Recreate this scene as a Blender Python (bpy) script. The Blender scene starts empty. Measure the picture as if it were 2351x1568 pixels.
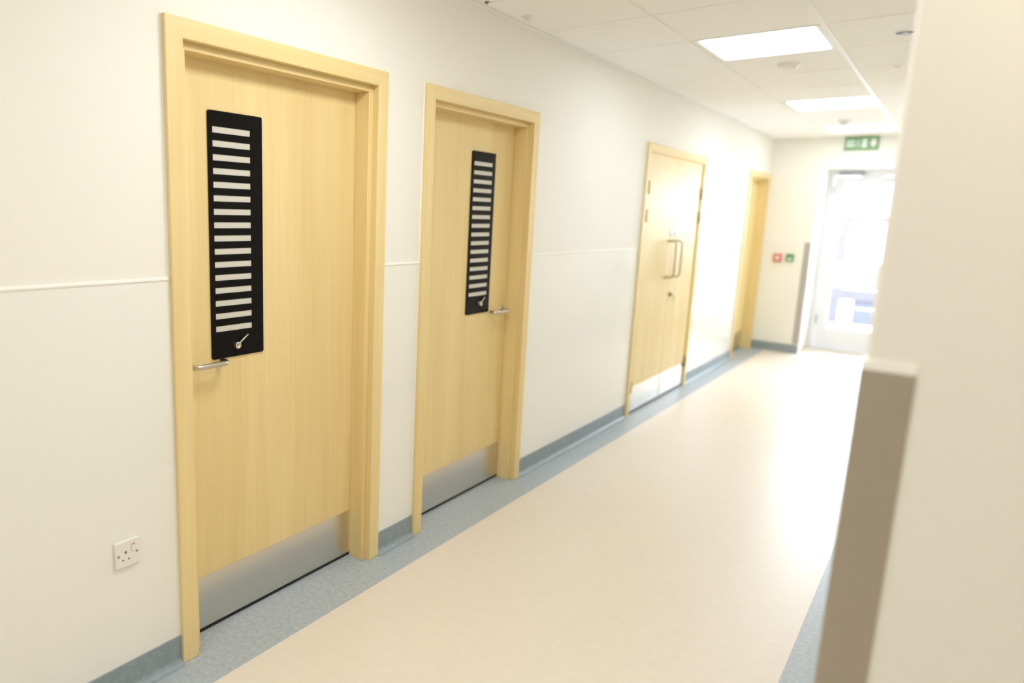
import bpy, bmesh, math, random
from mathutils import Vector, Matrix

random.seed(7)
SC = bpy.context.scene
COL = SC.collection

# ------------------------------------------------------------------ materials
def new_mat(name):
    m = bpy.data.materials.new(name); m.use_nodes = True
    nt = m.node_tree
    b = nt.nodes['Principled BSDF']
    return m, nt, b

def plain(name, col, rough=.5, spec=.5, metal=0., coat=0., coat_rough=.1, bump=0., bump_scale=200., mottled=0., mscale=30.):
    m, nt, b = new_mat(name)
    b.inputs['Base Color'].default_value = (*col, 1)
    b.inputs['Roughness'].default_value = rough
    b.inputs['Specular IOR Level'].default_value = spec
    b.inputs['Metallic'].default_value = metal
    b.inputs['Coat Weight'].default_value = coat
    b.inputs['Coat Roughness'].default_value = coat_rough
    tc = nt.nodes.new('ShaderNodeTexCoord')
    if mottled:
        n = nt.nodes.new('ShaderNodeTexNoise'); n.inputs['Scale'].default_value = mscale
        n.inputs['Detail'].default_value = 6; n.inputs['Roughness'].default_value = .65
        nt.links.new(tc.outputs['Object'], n.inputs['Vector'])
        r = nt.nodes.new('ShaderNodeValToRGB')
        r.color_ramp.elements[0].position = .3; r.color_ramp.elements[1].position = .7
        r.color_ramp.elements[0].color = (*[c*(1-mottled) for c in col], 1)
        r.color_ramp.elements[1].color = (*[min(1, c*(1+mottled)) for c in col], 1)
        nt.links.new(n.outputs['Fac'], r.inputs['Fac'])
        nt.links.new(r.outputs['Color'], b.inputs['Base Color'])
    if bump:
        n2 = nt.nodes.new('ShaderNodeTexNoise'); n2.inputs['Scale'].default_value = bump_scale
        nt.links.new(tc.outputs['Object'], n2.inputs['Vector'])
        bp = nt.nodes.new('ShaderNodeBump'); bp.inputs['Strength'].default_value = bump
        bp.inputs['Distance'].default_value = .002
        nt.links.new(n2.outputs['Fac'], bp.inputs['Height'])
        nt.links.new(bp.outputs['Normal'], b.inputs['Normal'])
    return m

def wood(name, light, dark, axis='Z'):
    m, nt, b = new_mat(name)
    tc = nt.nodes.new('ShaderNodeTexCoord')
    inf = nt.nodes.new('ShaderNodeObjectInfo')
    add = nt.nodes.new('ShaderNodeVectorMath'); add.operation = 'ADD'
    nt.links.new(tc.outputs['Object'], add.inputs[0]); nt.links.new(inf.outputs['Location'], add.inputs[1])
    def streak(across, along, detail):
        mp = nt.nodes.new('ShaderNodeMapping')
        mp.inputs['Scale'].default_value = (across, across, along) if axis == 'Z' else (across, along, across)
        nt.links.new(add.outputs[0], mp.inputs['Vector'])
        n = nt.nodes.new('ShaderNodeTexNoise'); n.inputs['Scale'].default_value = 1
        n.inputs['Detail'].default_value = detail; n.inputs['Distortion'].default_value = .35
        nt.links.new(mp.outputs['Vector'], n.inputs['Vector'])
        return n.outputs['Fac']
    a = streak(8, .40, 4); f = streak(90, 2.2, 5)
    mix = nt.nodes.new('ShaderNodeMath'); mix.operation = 'MULTIPLY_ADD'
    mix.inputs[1].default_value = .34
    nt.links.new(f, mix.inputs[0])
    m2 = nt.nodes.new('ShaderNodeMath'); m2.operation = 'MULTIPLY'; m2.inputs[1].default_value = .66
    nt.links.new(a, m2.inputs[0]); nt.links.new(m2.outputs[0], mix.inputs[2])
    r = nt.nodes.new('ShaderNodeValToRGB')
    r.color_ramp.elements[0].position = .30; r.color_ramp.elements[1].position = .68
    r.color_ramp.elements[0].color = (*dark, 1); r.color_ramp.elements[1].color = (*light, 1)
    nt.links.new(mix.outputs[0], r.inputs['Fac'])
    nt.links.new(r.outputs['Color'], b.inputs['Base Color'])
    b.inputs['Roughness'].default_value = WOOD_ROUGH
    b.inputs['Specular IOR Level'].default_value = .5
    return m

def emit(name, col, s):
    m = bpy.data.materials.new(name); m.use_nodes = True
    nt = m.node_tree; nt.nodes.remove(nt.nodes['Principled BSDF'])
    e = nt.nodes.new('ShaderNodeEmission'); e.inputs['Color'].default_value = (*col, 1); e.inputs['Strength'].default_value = s
    nt.links.new(e.outputs[0], nt.nodes['Material Output'].inputs['Surface'])
    return m

WOOD_ROUGH = .44
WL, WD = (.81, .655, .335), (.69, .525, .23)
M_WOOD = wood('oak_veneer_vertical', WL, WD, 'Z')
M_WOODH = wood('oak_veneer_horizontal', WL, WD, 'Y')
M_PAINT = plain('cream_wall_paint', (.83, .815, .76), .62, .35, bump=.05, bump_scale=350)
M_CLAD = plain('cream_hygienic_sheet', (.83, .825, .775), .2, .5)
M_CAP = plain('white_capping_strip', (.91, .90, .86), .3)
M_BEIGE = plain('beige_sheet_vinyl', (.71, .645, .555), .38, .45, mottled=.025, mscale=22)
M_BLUE = plain('blue_grey_sheet_vinyl', (.385, .435, .465), .42, .4, mottled=.16, mscale=55)
M_SKIRT = plain('blue_grey_skirting_vinyl', (.27, .32, .345), .42, .4, mottled=.14, mscale=55)
M_TILE = plain('ceiling_tile', (.90, .89, .875), .85, .2, bump=.12, bump_scale=500)
M_TEE = plain('white_ceiling_tee', (.86, .86, .86), .4)
M_STEEL = plain('brushed_stainless_steel', (.68, .655, .61), .25, .5, 1.)
M_HANDLE = plain('satin_steel', (.62, .57, .50), .28, .5, 1.)
M_BLACK = plain('black_glass', (.007, .006, .006), .03, .11)
M_FROST = plain('frosted_pane', (.60, .58, .52), .08, .5)
M_SEAL = plain('black_rubber_seal', (.012, .012, .018), .6)
M_WHITE = plain('white_plastic', (.80, .77, .72), .35)
M_WHITEGLOSS = plain('white_powder_coat', (.82, .83, .86), .35)
M_GREYSCREW = plain('dull_screw_metal', (.25, .22, .16), .4, .5, .6)
M_HINGE = plain('satin_bronze_hinge', (.40, .34, .24), .4, .5, .4)
M_DARK = plain('dark_socket_hole', (.02, .018, .014), .6)
M_RED = plain('red_plastic', (.62, .10, .09), .4)
M_REDMARK = plain('pale_red_mark', (.62, .30, .26), .5)
M_GREEN = plain('green_plastic', (.12, .30, .10), .4)
M_SIGNGREEN = plain('sign_green', (.17, .33, .16), .4)  # green lightened: paling by flare from the end door is put into the colour
M_SIGNPALE = plain('sign_pale_green', (.62, .74, .66), .4)
M_BLUESIGN = plain('pale_blue_sign', (.42, .52, .86), .4)
M_LIME = plain('lime_tag', (.50, .60, .12), .5)
M_GUARD = plain('taupe_corner_guard', (.40, .355, .29), .36, .5, .45)
M_GUARD2 = plain('pale_taupe_corner_guard', (.42, .39, .36), .5, .4)
M_CLOSER = plain('grey_closer_metal', (.42, .42, .46), .4, .5, .3)  # lifted grey stands in for the daylight glare over the door closer
M_PAVE = plain('pale_paving', (.55, .55, .55), .8, .2, mottled=.08, mscale=6)
M_RENDER = plain('white_render_outside', (.80, .80, .80), .8, .2)
M_LAV = plain('dark_window_frame', (.023, .021, .024), .7, .1)
M_BLUEPANEL = plain('dark_blue_grey_panel', (.021, .022, .027), .7, .1)
M_BROWN = plain('brown_bronze_reflector', (.07, .045, .018), .4)
LAMP = (.965, .985, 1.0)
PANEL = (.91, .965, 1.04)
M_LED = [emit('led_diffuser', PANEL, v) for v in (10.0, 13.5, 11.0)]

def glass_mat():
    m = bpy.data.materials.new('clear_glass_pane'); m.use_nodes = True
    nt = m.node_tree; nt.nodes.remove(nt.nodes['Principled BSDF'])
    t = nt.nodes.new('ShaderNodeBsdfTransparent'); g = nt.nodes.new('ShaderNodeBsdfGlossy')
    g.inputs['Roughness'].default_value = .02
    f = nt.nodes.new('ShaderNodeFresnel'); f.inputs['IOR'].default_value = 1.45
    mx = nt.nodes.new('ShaderNodeMixShader')
    nt.links.new(f.outputs[0], mx.inputs[0]); nt.links.new(t.outputs[0], mx.inputs[1]); nt.links.new(g.outputs[0], mx.inputs[2])
    nt.links.new(mx.outputs[0], nt.nodes['Material Output'].inputs['Surface'])
    return m
M_GLASS = glass_mat()

# ------------------------------------------------------------------ mesh helpers
class MB:
    def __init__(s): s.bm = bmesh.new()
    def box(s, x0, x1, y0, y1, z0, z1, mat=0, bev=0., seg=2):
        x0, x1 = sorted((x0, x1)); y0, y1 = sorted((y0, y1)); z0, z1 = sorted((z0, z1))
        v = [s.bm.verts.new(p) for p in ((x0,y0,z0),(x1,y0,z0),(x1,y1,z0),(x0,y1,z0),(x0,y0,z1),(x1,y0,z1),(x1,y1,z1),(x0,y1,z1))]
        fs = [s.bm.faces.new([v[i] for i in q]) for q in ((3,2,1,0),(4,5,6,7),(0,1,5,4),(1,2,6,5),(2,3,7,6),(3,0,4,7))]
        for f in fs: f.material_index = mat
        if bev > 0:
            es = {e for f in fs for e in f.edges}
            r = bmesh.ops.bevel(s.bm, geom=list(es), offset=bev, segments=seg, affect='EDGES', profile=.5)
            for f in r['faces']: f.material_index = mat; f.smooth = seg > 1
        return s
    def poly(s, pts, vec, mat=0, smooth_sides=False):
        """prism: a planar outline of 3D points pushed along vec"""
        vec = Vector(vec)
        a = [s.bm.verts.new(p) for p in pts]; b = [s.bm.verts.new(Vector(p)+vec) for p in pts]
        n = len(pts)
        fs = [s.bm.faces.new(a), s.bm.faces.new(list(reversed(b)))]
        for i in range(n):
            f = s.bm.faces.new([a[i], b[i], b[(i+1) % n], a[(i+1) % n]]); f.smooth = smooth_sides; fs.append(f)
        for f in fs: f.material_index = mat
        bmesh.ops.recalc_face_normals(s.bm, faces=fs)
        return s
    def cyl(s, p0, p1, r, seg=24, r1=None, mat=0):
        p0, p1 = Vector(p0), Vector(p1); d = (p1-p0).normalized()
        u = d.orthogonal().normalized(); w = d.cross(u); r1 = r if r1 is None else r1
        A = [s.bm.verts.new(p0+(u*math.cos(t)+w*math.sin(t))*r) for t in [2*math.pi*i/seg for i in range(seg)]]
        B = [s.bm.verts.new(p1+(u*math.cos(t)+w*math.sin(t))*r1) for t in [2*math.pi*i/seg for i in range(seg)]]
        fs = [s.bm.faces.new(A), s.bm.faces.new(list(reversed(B)))]
        for i in range(seg):
            f = s.bm.faces.new([A[i], B[i], B[(i+1) % seg], A[(i+1) % seg]]); f.smooth = True; fs.append(f)
        for f in fs: f.material_index = mat
        bmesh.ops.recalc_face_normals(s.bm, faces=fs)
        return s
    def lathe(s, c, axis, prof, seg=32, mat=0):
        """prof: list of (radius, height along axis)"""
        c = Vector(c); d = Vector(axis).normalized(); u = d.orthogonal().normalized(); w = d.cross(u)
        rings = []
        fs = []
        for r, h in prof:
            if r < 1e-6: rings.append([s.bm.verts.new(c+d*h)])
            else: rings.append([s.bm.verts.new(c+d*h+(u*math.cos(2*math.pi*i/seg)+w*math.sin(2*math.pi*i/seg))*r) for i in range(seg)])
        for a, b in zip(rings, rings[1:]):
            for i in range(seg):
                j = (i+1) % seg
                if len(a) == 1 and len(b) == 1: continue
                if len(a) == 1: f = s.bm.faces.new([a[0], b[i], b[j]])
                elif len(b) == 1: f = s.bm.faces.new([a[i], b[0], a[j]])
                else: f = s.bm.faces.new([a[i], b[i], b[j], a[j]])
                f.smooth = True; f.material_index = mat; fs.append(f)
        bmesh.ops.recalc_face_normals(s.bm, faces=fs)
        return s
    def tube(s, path, r, seg=14, mat=0):
        P = [Vector(p) for p in path]
        u = None; rings = []
        for i, p in enumerate(P):
            t = ((P[min(i+1, len(P)-1)]-p).normalized() + (p-P[max(i-1, 0)]).normalized()).normalized()
            if u is None: u = t.orthogonal().normalized()
            u = (u - t*u.dot(t)).normalized(); w = t.cross(u)
            rings.append([s.bm.verts.new(p+(u*math.cos(2*math.pi*k/seg)+w*math.sin(2*math.pi*k/seg))*r) for k in range(seg)])
        fs = [s.bm.faces.new(rings[0]), s.bm.faces.new(list(reversed(rings[-1])))]
        for a, b in zip(rings, rings[1:]):
            for k in range(seg):
                f = s.bm.faces.new([a[k], b[k], b[(k+1) % seg], a[(k+1) % seg]]); f.smooth = True; fs.append(f)
        for f in fs: f.material_index = mat
        bmesh.ops.recalc_face_normals(s.bm, faces=fs)
        return s
    def build(s, name, mats, parent=None, loc=(0, 0, 0)):
        me = bpy.data.meshes.new(name); s.bm.to_mesh(me); s.bm.free()
        if not isinstance(mats, (list, tuple)): mats = [mats]
        for m in mats: me.materials.append(m)
        o = bpy.data.objects.new(name, me); COL.objects.link(o)
        o.location = loc
        if parent: o.parent = parent
        return o

def tag(o, label=None, cat=None, group=None, kind=None):
    if label: o['label'] = label
    if cat: o['category'] = cat
    if group: o['group'] = group
    if kind: o['kind'] = kind
    return o
def empty(name, loc, label, cat, group=None, kind=None):
    o = bpy.data.objects.new(name, None); COL.objects.link(o); o.location = loc
    o.empty_display_size = .05
    return tag(o, label, cat, group, kind)
def arc(c, a0, a1, r, n, ax=(0, 1)):
    return [(c[0]+r*math.cos(a0+(a1-a0)*i/n), c[1]+r*math.sin(a0+(a1-a0)*i/n)) for i in range(n+1)]
def rrect(y0, y1, z0, z1, r, n=6, corners='abcd'):
    """rounded outline in two coordinates, counter-clockwise; corners a=min/min b=max/min c=max/max d=min/max"""
    P = []
    for k, (cy, cz, a) in zip('abcd', ((y0+r, z0+r, math.pi), (y1-r, z0+r, 1.5*math.pi), (y1-r, z1-r, 0), (y0+r, z1-r, .5*math.pi))):
        if k in corners: P += arc((cy, cz), a, a+math.pi/2, r, n)
        else: P.append({'a': (y0, z0), 'b': (y1, z0), 'c': (y1, z1), 'd': (y0, z1)}[k])
    return P

# ------------------------------------------------------------------ main sizes (metres)
W = 1.80            # corridor width
ZC = 2.519          # ceiling
YE = 9.16           # end wall
YD = 9.83           # end door, in its recess
ZR = 1.331          # top of the wall sheeting
YR = 1.39           # front face of the right wall
YB, XR = -3.2, 4.6  # back wall and far side of the lobby
H = 2.11            # top of the door frames
DOORS = [(1.163, 2.167), (2.426, 3.439), (5.106, 6.573), (8.185, 9.14)]
GX, GXR = .174, 1.612   # edges of the beige flooring

# ------------------------------------------------------------------ floor
m = MB()
m.box(GX, GXR, YB, YE, -.06, 0)
m.box(GXR, XR, YB, YR-.19, -.06, 0)
m.box(.525, 1.47, YE, YD+.09, -.06, 0)
floor = m.build('floor', M_BEIGE)
tag(floor, 'beige sheet vinyl corridor floor running to the glazed end door', 'floor', kind='structure')
m = MB(); m.box(-.2, GX, YB, YE, -.06, 0)
tag(m.build('floor_border', M_BLUE, floor), 'blue-grey mottled vinyl strip along the door side')
m = MB(); m.box(GXR, W+.05, YR-.19, YE, -.06, 0); m.box(W+.05, XR, YR-.19, YR+.05, -.06, 0)
tag(m.build('floor_border', M_BLUE, floor), 'blue-grey mottled vinyl strip along the right wall')

# ------------------------------------------------------------------ walls
def segs():
    """stretches of left wall between the door frames"""
    y = YB; out = []
    for a, b in DOORS: out.append((y, a)); y = b
    out.append((y, YE)); return out
m = MB()
for i, (a, b) in enumerate(segs()):
    m.box(-.2, 0, a-(.03 if i == 0 and False else 0) if i == 0 else a-.035, b+.035 if i < 4 else b, 0, ZC+.1)
for a, b in DOORS: m.box(-.2, 0, a+.035, b-.035, H-.035, ZC+.1)
wl = m.build('wall_left', M_PAINT)
tag(wl, 'long cream corridor wall with four pale oak doors', 'wall', kind='structure')
for i, (a, b) in enumerate(segs()):
    if b-a < .03: continue
    m = MB(); m.box(0, .003, a+(.001 if i else 0), b-.001, .104, ZR-.004)
    tag(m.build('wall_sheet', M_CLAD, wl), 'smooth glossy cream sheet covering the lower wall')
    m = MB(); m.box(0, .006, a+(.001 if i else 0), b-.001, ZR-.006, ZR+.004, bev=.002)
    m.build('capping_strip', M_CAP, wl)
m = MB()
for a, b in DOORS:
    m.box(0, .0036, a-.004, a, .1, H+.002); m.box(0, .0036, b, b+.004, .1, H+.002)
m.build('sealant_bead', M_CAP, wl)

def cove(x, s, y0, y1, h=.104, t=.006, r=.028):
    """coved skirting profile on the wall plane x, facing s"""
    p = [(0, 0), (0, h), (t*.6, h), (t, h-.002), (t, r)]
    p += [(t+r-r*math.cos(a), r-r*math.sin(a)) for a in [math.pi/2*k/6 for k in range(1, 7)]]
    p[-1] = (t+r, .0005); p.append((t+r, 0))
    return [(x+s*q, y0, z) for q, z in p], (0, y1-y0, 0)
m = MB()
for a, b in segs():
    if b-a < .03: continue
    pts, v = cove(0, 1, a, b); m.poly(pts, v)
tag(m.build('baseboard_left', M_SKIRT), 'blue-grey coved vinyl skirting between the wooden doors', 'skirting', kind='structure')

# right wall: an L in plan, its front corner slightly rounded
rr = .012
pl = [(XR, YR)] + [(XR, YR+.2), (W+.2, YR+.2), (W+.2, YE+.2), (W, YE+.2)] + [(W, YR+rr)] + [(W+rr-rr*math.cos(a), YR+rr-rr*math.sin(a)) for a in [math.pi/2*k/6 for k in range(1, 6)]] + [(W+rr, YR)]
m = MB(); m.poly([(x, y, 0) for x, y in pl], (0, 0, ZC+.1))
tag(m.build('wall_right', M_PAINT), 'cream wall stub in the right foreground', 'wall', kind='structure')
m = MB()
pts, v = cove(W, -1, YR+.08, YE); m.poly(pts, v)
tag(m.build('baseboard_right', M_SKIRT), 'blue-grey coved vinyl skirting along the right wall', 'skirting', kind='structure')

# end wall with a recess for the glazed door
m = MB()
m.box(-.2, .525, YE, YD+.3, 0, ZC+.1)
m.box(1.47, W+.2, YE, YD+.3, 0, ZC+.1)
m.box(.525, 1.47, YE, YD+.3, 2.195, ZC+.1)
we = m.build('wall_end', M_PAINT)
tag(we, 'short white end wall around the recessed glazed door', 'wall', kind='structure')
m = MB(); m.box(.03, .455, YE-.003, YE, .104, ZR-.004); m.build('wall_sheet', M_CLAD, we)
def cove_y(y, x0, x1):
    pts, v = cove(0, 1, 0, 1)
    return [(x0, y-p[0], p[2]) for p in pts], (x1-x0, 0, 0)
m = MB(); pts, v = cove_y(YE, .0, .53); m.poly(pts, v)
tag(m.build('baseboard_end', M_SKIRT), 'blue-grey skirting below the red and green call points', 'skirting', kind='structure')

# the lobby behind the camera
m = MB(); m.box(-.2, XR+.2, YB-.2, YB, 0, ZC+.1)
tag(m.build('wall_back', M_PAINT), 'cream wall behind the viewer', 'wall', kind='structure')
m = MB(); m.box(XR, XR+.2, YB, YR+.2, 0, ZC+.1)
tag(m.build('wall_side', M_PAINT), 'cream side wall of the lobby', 'wall', kind='structure')

# ------------------------------------------------------------------ ceiling
ROW0, ROW = 3.406, .591
XL = [.024, .600, 1.234, 1.80]
XL2 = [1.80+.6*k for k in range(6)]
LIGHTS = [(3.997, 4.588), (6.361, 6.952), (8.134, 8.725)]
rows = []
y = ROW0-ROW*12
while y < YE+.2: rows.append(y); y += ROW
m = MB()
m.box(-.2, XR+.2, YB-.2, YD+.3, ZC+.012, ZC+.1)             # backing above the tiles
g = .006
for ya, yb in zip(rows, rows[1:]):
    ya2, yb2 = max(ya+g, YB), min(yb-g, YE-.001)
    if yb2 <= ya2: continue
    xs = XL if ya > YR-ROW else XL+XL2[1:]
    for xa, xb in zip(xs, xs[1:]):
        if xb > XR+.1: continue
        if xa == .600 and any(abs(ya-l[0]) < .05 for l in LIGHTS): continue
        m.box(xa+g, min(xb-g, XR), ya2, yb2, ZC, ZC+.013, bev=.0025, seg=1)
m.box(.600-.0035, .600+.0035, YB, YE, ZC+.002, ZC+.012)
ceil = m.build('ceiling', M_TILE)
tag(ceil, 'suspended ceiling of square off-white tiles', 'ceiling', kind='structure')
m = MB()
m.box(1.234-.012, 1.234+.012, YB, YE, ZC-.004, ZC+.012)
tag(m.build('main_tee', M_TEE, ceil), 'bright white metal tee running the length of the corridor')
m = MB(); m.box(0, .024, YB, YE, ZC-.003, ZC+.012); m.box(W-.024, W, YR, YE, ZC-.003, ZC+.012); m.box(.024, W-.024, YE-.02, YE, ZC-.003, ZC+.012)
tag(m.build('wall_angle', M_TEE, ceil), 'white edge trim where ceiling meets wall')

def ceiling_light(y0, y1, led, label):
    xa, xb = .612, 1.222
    cx, cy = (xa+xb)/2, (y0+y1)/2
    r = empty('ceiling_light', (cx, cy, ZC), label, 'ceiling light', 'square ceiling lights along the corridor')
    hx, hy = (xb-xa)/2, (y1-y0)/2-.004
    fx, fy = .281, .277
    f = MB()
    # frame: ring between outer rectangle and rounded inner outline
    for (ax, bx, ay, by) in ((-hx, -fx, -hy, hy), (fx, hx, -hy, hy), (-fx, fx, -hy, -fy), (-fx, fx, fy, hy)):
        f.box(ax, bx, ay, by, -.002, .012)
    rad = .03
    for sx in (-1, 1):
        for sy in (-1, 1):
            q = [(sx*fx, sy*fy)] + [(sx*(fx-rad+rad*math.cos(a)), sy*(fy-rad+rad*math.sin(a))) for a in [math.pi/2*k/6 for k in range(7)]]
            f.poly([(px, py, -.002) for px, py in q], (0, 0, .014))
    f.build('light_frame', M_TEE, r)
    d = MB(); d.poly([(px, py, .003) for px, py in rrect(-fx, fx, -fy, fy, .028)], (0, 0, .006)); d.build('diffuser', led, r)
ceiling_light(*LIGHTS[0], M_LED[0], 'glowing square ceiling panel nearest the camera')
ceiling_light(*LIGHTS[1], M_LED[1], 'glowing square ceiling panel in the middle of the row of three')
ceiling_light(*LIGHTS[2], M_LED[2], 'glowing square ceiling panel farthest away, behind the hanging detector')

# small things on the ceiling
def detector(loc, r, label, drop=.045):
    t = empty('smoke_detector', loc, label, 'smoke detector')
    b = MB(); b.lathe((0, 0, 0), (0, 0, -1), [(r, 0), (r, .010), (r*.93, .014), (0, .014)]); b.build('detector_base', M_WHITE, t)
    h = MB(); h.lathe((0, 0, 0), (0, 0, -1), [(r*.72, .014), (r*.74, .026), (r*.62, drop-.006), (r*.45, drop), (0, drop)]); h.build('detector_head', M_WHITE, t)
    return t
detector((.925, 4.87, ZC), .062, 'round white smoke detector just beyond the nearest ceiling panel', .038)
detector((.885, 7.72, ZC), .06, 'round white detector hanging in front of the farthest ceiling panel', .055)
def sensor(loc, r, d, label, mat=M_WHITE):
    b = MB(); b.lathe((0, 0, 0), (0, 0, -1), [(r*1.9, 0), (r*1.85, .003), (r, .004), (r*.9, d*.8), (r*.5, d), (0, d)], 20)
    return tag(b.build('ceiling_sensor', mat, loc=loc), label, 'sensor')
sensor((.098, 3.10, ZC), .016, .022, 'small round sensor on the ceiling tile nearest the left wall')
sensor((.062, 2.79, ZC-.001), .006, .010, 'tiny dark stud at the ceiling edge above the second door', M_GREYSCREW)
sensor((1.447, 5.26, ZC), .012, .008, 'tiny grey sensor on a ceiling tile right of the white tee', M_WHITE)
t = empty('downlight', (1.538, 4.37, ZC), 'small recessed downlight with brown inside on the right of the ceiling', 'downlight')
b = MB(); b.lathe((0, 0, 0), (0, 0, -1), [(.052, 0), (.052, .004), (.045, .007), (.041, .004), (.040, -.001)]); b.build('trim_ring', M_TEE, t)
b = MB(); b.lathe((0, 0, 0), (0, 0, -1), [(.0395, .0005), (.038, .0045), (0, .003)]); b.build('reflector', M_BROWN, t)

# ------------------------------------------------------------------ wooden doors
AW = .0605           # face width of the architrave
ZI = H-.0605         # underside of the frame head
LX = -.086           # face of the recessed door leaf
def frame(root, y0, y1, flush=False):
    a, b = 0, y1-y0
    ia, ib = a+AW, b-AW
    m = MB(); t0, t1 = 0.0, .0195
    e = .003
    def piece(pts, mat):
        n0 = len(m.bm.verts)
        m.poly([(t0, y, z) for y, z in pts], (t1-t0, 0, 0), mat)
        m.bm.verts.ensure_lookup_table()
        vs = set(m.bm.verts[n0:])
        es = [ed for ed in m.bm.edges if ed.verts[0] in vs and ed.verts[1] in vs and ed.verts[0].co.x > t1-1e-5 and ed.verts[1].co.x > t1-1e-5
              and not (abs(ed.verts[0].co.y-ed.verts[1].co.y) > .01 and abs(ed.verts[0].co.z-ed.verts[1].co.z) > .01)]
        r = bmesh.ops.bevel(m.bm, geom=es, offset=e, segments=2, affect='EDGES', profile=.5)
        for f in r['faces']: f.material_index = mat
    piece([(a, 0), (ia, 0), (ia, ZI), (a, H)], 0)
    piece([(ib, 0), (b, 0), (b, H), (ib, ZI)], 0)
    piece([(a, H), (ia, ZI), (ib, ZI), (b, H)], 1)
    m.build('architrave', [M_WOOD, M_WOODH], root)
    m = MB()
    m.box(-.2, 0, a+.035, ia, 0, ZI); m.box(-.2, 0, ib, b-.035, 0, ZI)
    m.box(-.2, 0, a+.035, b-.035, ZI, H-.035, 1)
    m.build('door_lining', [M_WOOD, M_WOODH], root)
    if not flush:
        m = MB(); s0, s1, w = LX+.0005, -.011, .024
        m.box(s0, s1, ia, ia+w, 0, ZI-w, bev=.0015); m.box(s0, s1, ib-w, ib, 0, ZI-w, bev=.0015)
        m.box(s0, s1, ia, ib, ZI-w, ZI, 1, bev=.0015)
        m.build('door_stop', [M_WOOD, M_WOODH], root)
    return ia, ib

def lever(root, yn, sgn, z=1.02):
    """D-shaped return lever: neck at yn, grip running along sgn"""
    L, P, r = .135, .058, .0095
    x0 = LX
    path = [(x0, yn, z)]
    rb = .022
    path += [(x0+P-rb, yn, z)]
    path += [(x0+P-rb+rb*math.sin(t), yn+sgn*(rb-rb*math.cos(t)), z) for t in [math.pi/2*k/7 for k in range(1, 8)]]
    path += [(x0+P-rb+rb*math.cos(t), yn+sgn*(L-rb+rb*math.sin(t)), z) for t in [math.pi/2*k/7 for k in range(0, 8)]]
    path += [(x0+.016, yn+sgn*L, z)]
    m = MB(); m.tube(path, r); h = m.build('lever_handle', M_HANDLE, root)
    m = MB(); m.lathe((x0, yn, z), (1, 0, 0), [(.026, 0), (.026, .006), (.024, .008), (.0, .008)]); m.build('handle_rose', M_HANDLE, h)
    return h

def vision_panel(root, ya, yb, sa, sb, key):
    za, zb = 1.024, 1.872
    xf, xb = LX+.006, LX
    # black face with real slots
    m = MB()
    N, top, pitch, sh = 16, 1.8205, .0453, .0205
    def pr(out): m.poly([(xb, y, z) for y, z in out], (xf-xb, 0, 0))
    pr(rrect(ya, yb, top, zb, .007, 5, 'cd'))
    zlow = top-pitch*(N-1)-sh
    pr(rrect(ya, yb, za, zlow, .007, 5, 'ab'))
    m.box(xb, xf, ya, sa, zlow, top); m.box(xb, xf, sb, yb, zlow, top)
    for k in range(N-1): m.box(xb, xf, sa, sb, top-pitch*(k+1), top-pitch*k-sh)
    vp = m.build('vision_panel', M_BLACK, root)
    vp['label'] = 'black glass vision panel with sixteen pale slots'
    m = MB()
    for k in range(N):
        z1 = top-pitch*k
        m.box(xb+.0005, xf-.0015, sa, sb, z1-sh, z1)
    m.build('slotted_glazing', M_FROST, vp)
    ky, kz, ty, tz = key
    m = MB(); m.lathe((xf, ky, kz), (1, 0, 0), [(.0125, 0), (.0125, .016), (.0115, .019), (.0075, .019), (.007, .0165), (0, .0165)], 24)
    m.tube([(xf+.012, ky, kz), (xf+.012, ty, tz)], .0032, 10)
    m.build('operating_knob', M_HANDLE, vp)

def single_door(n, y0, y1, label, hinge_left, panel=None, handle=None):
    r = empty('door_%d' % n, (0, y0, 0), label, 'door', kind='structure')
    ia, ib = frame(r, y0, y1)
    m = MB(); m.box(LX-.044, LX, ia+.003, ib-.003, .016, ZI-.004); m.build('door_leaf', M_WOOD, r)
    m = MB(); m.box(LX-.04, LX-.002, ia+.001, ib-.001, 0.0005, .016); m.build('bottom_seal', M_SEAL, r)
    m = MB(); m.box(LX, LX+.0015, ia+.024, ib-.024 - .006, .018, .220); m.build('kick_plate', M_STEEL, r)
    if panel: vision_panel(r, *[v-y0 for v in panel[:4]], (panel[4][0]-y0, panel[4][1], panel[4][2]-y0, panel[4][3]))
    if handle: lever(r, handle[0]-y0, handle[1], handle[2])
    return r
single_door(1, *DOORS[0], 'nearest pale oak door with black vision panel beside the wall socket', False,
            (1.372, 1.597, 1.3895, 1.5445, (1.470, 1.066, 1.517, 1.101)), (1.268, 1, 1.019))
single_door(2, *DOORS[1], 'second pale oak door with narrow black vision panel, handle on its right', True,
            (2.942, 3.162, 2.960, 3.134, (3.060, 1.078, 3.101, 1.110)), (3.302, -1, 1.022))
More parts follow.
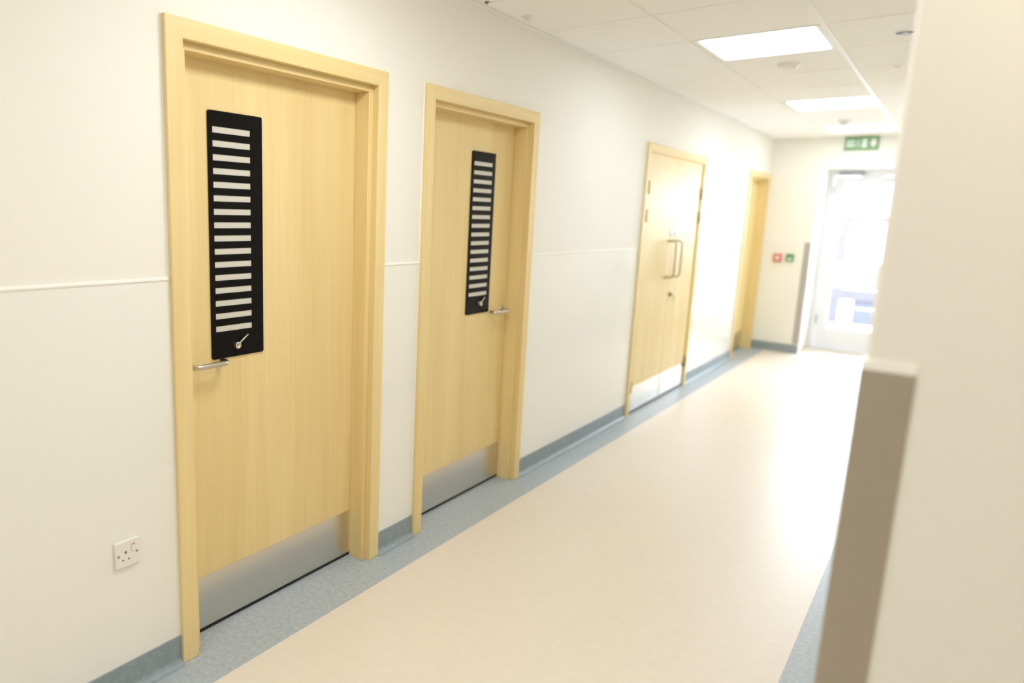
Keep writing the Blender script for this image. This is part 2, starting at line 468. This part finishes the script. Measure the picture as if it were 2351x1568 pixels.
# double door, almost flush with the wall
y0, y1 = DOORS[2]
r3 = empty('door_3', (0, y0, 0), 'pale wooden double door with two steel pull bars and steel kick plates', 'door', kind='structure')
ia, ib = frame(r3, y0, y1, flush=True)
split = 5.868-y0
for (a, b, s) in ((ia+.002, split-.0015, -1), (split+.0015, ib-.002, 1)):
    m = MB(); m.box(-.040, .004, a, b, .018, ZI-.004, bev=.0015); leaf = m.build('door_leaf', M_WOOD, r3)
    m = MB(); m.box(.004, .0055, a+.012, b-.006, .022, .222); m.build('kick_plate', M_STEEL, leaf)
    hy = split+s*.072+(-.028 if s < 0 else -.02)
    rb, P, zt, zb = .028, .068, 1.375, 1.073
    path = [(.004, hy, zt), (.004+P-rb, hy, zt)]
    path += [(.004+P-rb+rb*math.sin(t), hy, zt-rb+rb*math.cos(t)) for t in [math.pi/2*k/6 for k in range(1, 7)]]
    path += [(.004+P-rb+rb*math.cos(t), hy, zb+rb-rb*math.sin(t)) for t in [math.pi/2*k/6 for k in range(0, 7)]]
    path += [(.004, hy, zb)]
    m = MB(); m.tube(path, .0095); m.build('pull_handle', M_HANDLE, leaf)
    dy = split+s*.062
    m = MB(); m.lathe((.004, dy, 1.452), (1, 0, 0), [(.040, 0), (.040, .0012), (0, .0012)], 32)
    sg = m.build('round_sign', M_BLUESIGN if s < 0 else plain('very_pale_blue_sign', (.62, .74, .92), .4), leaf)
    m = MB(); m.box(.0052, .0058, dy-.022, dy+.022, 1.462, 1.468); m.box(.0052, .0058, dy-.026, dy+.026, 1.449, 1.455); m.box(.0052, .0058, dy-.02, dy+.02, 1.436, 1.442)
    m.build('sign_lines', M_WHITE, sg)
    edge = a if s < 0 else b
    for zc in (1.785, 1.575, .235):
        m = MB(); m.box(.0, .0105, edge-.013, edge+.013, zc-.05, zc+.05, bev=.002); m.cyl((.0175, edge-s*.001, zc-.05), (.0175, edge-s*.001, zc+.05), .0085, 14)
        m.build('hinge', M_HINGE, leaf)
    if s > 0:
        m = MB(); m.lathe((.004, split+.055, .918), (1, 0, 0), [(.022, 0), (.022, .006), (.010, .007), (.010, .022), (0, .022)], 20); m.build('lock_cylinder', M_GREYSCREW, leaf)
m = MB(); m.box(-.038, -.002, ia+.001, ib-.001, 0.0005, .018); m.build('bottom_seal', M_SEAL, r3)
m = MB(); m.poly([(.0275, y, z) for y, z in rrect(5.955, 5.985, .855, .907, .006, 4)], (.004, 0, 0)); m.tube([(.0295, 5.968, .905), (.0285, 5.95, .914), (.027, 5.928, .918)], .0015, 8)
tag(m.build('key_tag', M_LIME), 'small lime green key tag hanging from the double door lock', 'key tag')
single_door(4, *DOORS[3], 'farthest recessed oak door in the corner beside the end wall', False)

# ------------------------------------------------------------------ glazed end door
r5 = empty('door_5', (.53, YD, 0), 'white glazed exit door at the far end, daylight behind it', 'door', kind='structure')
DW = 1.465-.53
m = MB(); f0, f1 = -.01, .09
m.box(0, .055, f0, f1, 0, 2.193, bev=.003); m.box(DW-.055, DW, f0, f1, 0, 2.193, bev=.003); m.box(.055, DW-.055, f0, f1, 2.12, 2.193, bev=.003)
m.build('door_frame', M_WHITEGLOSS, r5)
m = MB(); m.box(.055, DW-.055, f0-.02, f1+.03, 0.0005, .022, bev=.004); m.build('threshold', M_WHITEGLOSS, r5)
m = MB(); l0, l1 = .012, .062
lx0, lx1 = .059, DW-.059
m.box(lx0, lx0+.105, l0, l1, .026, 2.116, bev=.003); m.box(lx1-.105, lx1, l0, l1, .026, 2.116, bev=.003)
for za, zb in ((.026, .27), (.77, 1.09), (2.04, 2.116)): m.box(lx0+.105, lx1-.105, l0, l1, za, zb, bev=.003)
lf = m.build('door_leaf', M_WHITEGLOSS, r5)
for za, zb in ((.27, .77), (1.09, 2.04)):
    m = MB(); m.box(lx0+.105, lx1-.105, .034, .040, za, zb); m.build('glass_pane', M_GLASS, lf)
m = MB(); m.box(.10, .35, -.045, .0105, 2.128, 2.172, bev=.006); cl = m.build('door_closer', M_CLOSER, r5)
m = MB(); m.tube([(.33, -.02, 2.122), (.55, -.10, 2.118)], .010, 10); m.tube([(.55, -.10, 2.118), (.75, -.02, 2.15)], .009, 10)
m.lathe((.33, -.02, 2.128), (0, 0, -1), [(.022, 0), (.022, .012), (0, .012)], 18); m.build('closer_arm', M_WHITEGLOSS, cl)
for zc in (.365, 1.20, 1.95):
    m = MB(); m.cyl((.057, -.012, zc-.055), (.057, -.012, zc+.055), .009, 14); m.build('hinge', M_CLOSER if zc < 1 else M_WHITEGLOSS, r5)

# ------------------------------------------------------------------ corner guards
def guard(loc, sx, wing, z0, z1, mat, label, capmat=None):
    """L-shaped guard wrapped round an outside corner at loc; wings go +sx in x and +y"""
    t = empty('corner_guard', loc, label, 'corner guard')
    th, r = .004, .010
    out = [(wing, -th), ]
    o = []
    n = 6
    outer = [(wing, -th)] + [(-th+r-r*math.sin(a), -th+r-r*math.cos(a)) for a in [math.pi/2*k/n for k in range(n+1)]] + [(-th, wing)]
    inner = [(0, wing), (0, .0115)] + [(.0115-.0115*math.cos(a), .0115-.0115*math.sin(a)) for a in [math.pi/2*k/n for k in range(1, n)]] + [(.0115, 0), (wing, 0)]
    pts = [(sx*x, y, z0) for x, y in outer+inner]
    ct = .016 if capmat else 0
    m = MB(); m.poly(pts, (0, 0, z1-z0-ct)); m.build('guard_body', mat, t)
    if capmat:
        m = MB(); m.poly([(x, y, z1-ct) for x, y, z in pts], (0, 0, ct)); m.build('end_cap', capmat, t)
    return t
guard((W, YR, 0), 1, .075, .03, ZR, M_GUARD, 'taupe corner guard on the near edge of the right foreground wall', M_CAP)  # cap's bright white stands in for light caught on its upward-facing rim
guard((.525, YE, 0), -1, .065, .112, 1.325, M_GUARD2, 'pale taupe corner guard on the end wall beside the glazed door')

# ------------------------------------------------------------------ wall fittings
t = empty('wall_socket', (.003, .982, .480), 'single switched white socket low on the wall left of the nearest door', 'socket')
m = MB(); m.box(0, .010, -.040, .040, -.0435, .0435, bev=.003, seg=3); fp = m.build('face_plate', M_WHITE, t)
m = MB(); m.box(.010, .0135, .012, .026, .004, .034, bev=.002); sw = m.build('switch_rocker', M_WHITE, t)
m = MB(); m.box(.0135, .0138, .0145, .0235, .025, .031); tag(m.build('switch_mark', M_REDMARK, sw), 'pale red mark on the rocker')
for (a, b, c, d) in ((-.0085, -.0035, .001, .010), (-.0185, -.0125, -.0205, -.0165), (.0005, .0065, -.0205, -.0165)):
    m = MB(); m.box(.0095, .0103, a, b, c, d); m.build('pin_hole', M_DARK, t)
for yy in (-.029, .031):
    m = MB(); m.lathe((.010, yy, -.002), (1, 0, 0), [(.0038, 0), (.0036, .0008), (0, .0008)], 14); m.build('screw', M_GREYSCREW, t)

t = empty('fire_alarm_call_point', (.196, YE-.001, 1.131), 'red square call point with white centre on the end wall', 'call point')
m = MB(); m.box(-.044, .044, -.032, 0, -.046, .046, bev=.005); m.build('housing', M_RED, t)
m = MB(); m.box(-.022, .022, -.0335, -.031, -.022, .024, bev=.001); m.build('press_panel', M_WHITE, t)
m = MB(); m.lathe((0, -.0333, .001), (0, -1, 0), [(.006, 0), (.006, .0008), (0, .0008)], 16); m.build('press_dot', M_DARK, t)
t = empty('door_release_point', (.328, YE-.001, 1.138), 'green square door release point right of the red call point', 'call point')
m = MB(); m.box(-.041, .041, -.032, 0, -.046, .046, bev=.005); m.build('housing', M_GREEN, t)
m = MB(); m.box(-.020, .020, -.0335, -.031, -.034, .004, bev=.001); tag(m.build('press_panel', M_SIGNPALE, t), 'pale panel in the green housing')

# exit sign under the ceiling above the glazed door
t = empty('exit_sign', (.885, YE, 2.437), 'green exit sign with running man and arrow above the glazed door', 'exit sign')
m = MB(); m.box(-.158, .158, -.03, 0, -.070, .070, bev=.004); m.build('sign_plate', M_SIGNGREEN, t)
yf = -.0305
m = MB()
for zc in (.026, .0, -.026): m.box(-.140, -.062, yf-.0006, yf+.001, zc-.010, zc+.010)
m.build('pale_panel', M_SIGNPALE, t)
m = MB()
m.lathe((-.026, yf+.0004, .036), (0, -1, 0), [(.009, 0), (.009, .001), (0, .001)], 14)
def bar(m, a, b, w):
    a, b = Vector((a[0], 0, a[1])), Vector((b[0], 0, b[1])); d = (b-a).normalized(); n = Vector((-d.z, 0, d.x))*w/2
    m.poly([tuple(p+Vector((0, yf+.0005, 0))) for p in (a-n, b-n, b+n, a+n)], (0, -.0012, 0))
bar(m, (-.030, .026), (-.038, -.004), .014); bar(m, (-.030, .020), (-.012, .006), .006); bar(m, (-.032, .022), (-.052, .012), .006)
bar(m, (-.036, -.002), (-.018, -.018), .008); bar(m, (-.018, -.018), (-.024, -.042), .008); bar(m, (-.040, -.002), (-.046, -.026), .008); bar(m, (-.046, -.026), (-.058, -.034), .008)
m.build('running_man', M_SIGNPALE, t)
m = MB(); m.box(.004, .052, yf-.0006, yf+.001, -.046, .048); tag(m.build('door_symbol', M_SIGNPALE, t), 'pale doorway symbol')
m = MB(); m.box(.092, .128, yf-.0006, yf+.001, .004, .046); bar(m, (.110, .006), (.110, .004), .075)
m.poly([(.072, yf+.0005, .010), (.148, yf+.0005, .010), (.110, yf+.0005, -.046)], (0, -.0012, 0))
tag(m.build('arrow_symbol', M_WHITE, t), 'white downward arrow')

# ------------------------------------------------------------------ outside
m = MB(); m.box(-8, 10, YD+.3, 22, -.16, -.06)
tag(m.build('floor_outside', M_PAVE), 'pale paving outside the glazed door', 'paving', kind='structure')
bd = empty('neighbouring_building', (.28, 13.0, -.06), 'pale building with lavender-grey window frame seen through the glazed door', 'building')
m = MB(); m.box(-4.5, 0, .06, .4, 0, 1.78); m.box(2.4, 5, .06, .4, 0, 1.78); m.box(0, 2.4, .06, .4, 1.74, 1.78); m.box(0, 2.4, .2, .4, 0, 1.74); m.build('outer_wall', M_RENDER, bd)
m = MB(); m.box(0, .17, 0, .12, 0, 1.74); m.box(.17, 2.4, 0, .12, 1.62, 1.74); m.box(.17, 2.4, 0, .12, .40, .56); m.build('window_frame', M_LAV, bd)
m = MB(); m.box(.17, .36, .04, .1, 0, .40); m.build('white_panel', M_RENDER, bd)
m = MB(); m.box(.36, 2.4, .04, .1, 0, .24); m.box(.36, 2.4, .04, .1, .28, .40); m.build('lower_panel', M_BLUEPANEL, bd)

# ------------------------------------------------------------------ light
wd = bpy.data.worlds.new('sky'); SC.world = wd; wd.use_nodes = True
bg = wd.node_tree.nodes['Background']
bg.inputs['Color'].default_value = (.80, .89, 1.0, 1); bg.inputs['Strength'].default_value = 52.0

def lamp(name, loc, size, power, col=LAMP):
    l = bpy.data.lights.new(name, 'AREA'); l.shape = 'RECTANGLE'; l.size, l.size_y = size; l.energy = power; l.color = col
    o = bpy.data.objects.new(name, l); COL.objects.link(o); o.location = loc
    return o
# unseen ceiling lamps added to light the lobby and near end of the corridor
for x, y, p in ((.917, 1.63, 17), (.917, -.73, 17.5), (2.25, 1.0, 7.5), (3.0, -2.0, 4), (.917, -2.4, 8)):
    lamp('unseen_fill_lamp', (x, y, ZC-.006), (.56, .56), p, LAMP if x < 1 else (1.0, .93, .80))
# daylight enters at the glazed door
pt = lamp('door_portal', (.9975, YD+.30, 1.1), (.95, 2.2), 1.0, (1, 1, 1)); pt.rotation_euler = (math.radians(-90), 0, 0)
pt.data.cycles.is_portal = True

# ------------------------------------------------------------------ camera
F = 1551.34
cd = bpy.data.cameras.new('camera'); cam = bpy.data.objects.new('camera', cd); COL.objects.link(cam)
cam.location = (1.907, 0, 1.5619); cam.rotation_euler = (1.3965, -.0289, .6878); cam.rotation_mode = 'XYZ'
cd.sensor_width = 36; cd.sensor_fit = 'HORIZONTAL'; cd.lens = 36*F/2351
cd.shift_x = 243.51/2351; cd.shift_y = -27.86/2351
cd.clip_start = .02; cd.clip_end = 200
cd.dof.use_dof = True; cd.dof.focus_distance = 2.55; cd.dof.aperture_fstop = cd.lens/1000/.023
SC.camera = cam

SC.view_settings.view_transform = 'Standard'; SC.view_settings.look = 'None'
SC.view_settings.exposure = .11; SC.view_settings.gamma = 1; SC.view_settings.use_curve_mapping = False
SC.cycles.max_bounces = 16; SC.cycles.diffuse_bounces = 10; SC.cycles.glossy_bounces = 6; SC.cycles.transparent_max_bounces = 12
SC.cycles.use_denoising = True
SC.cycles.sample_clamp_indirect = 10
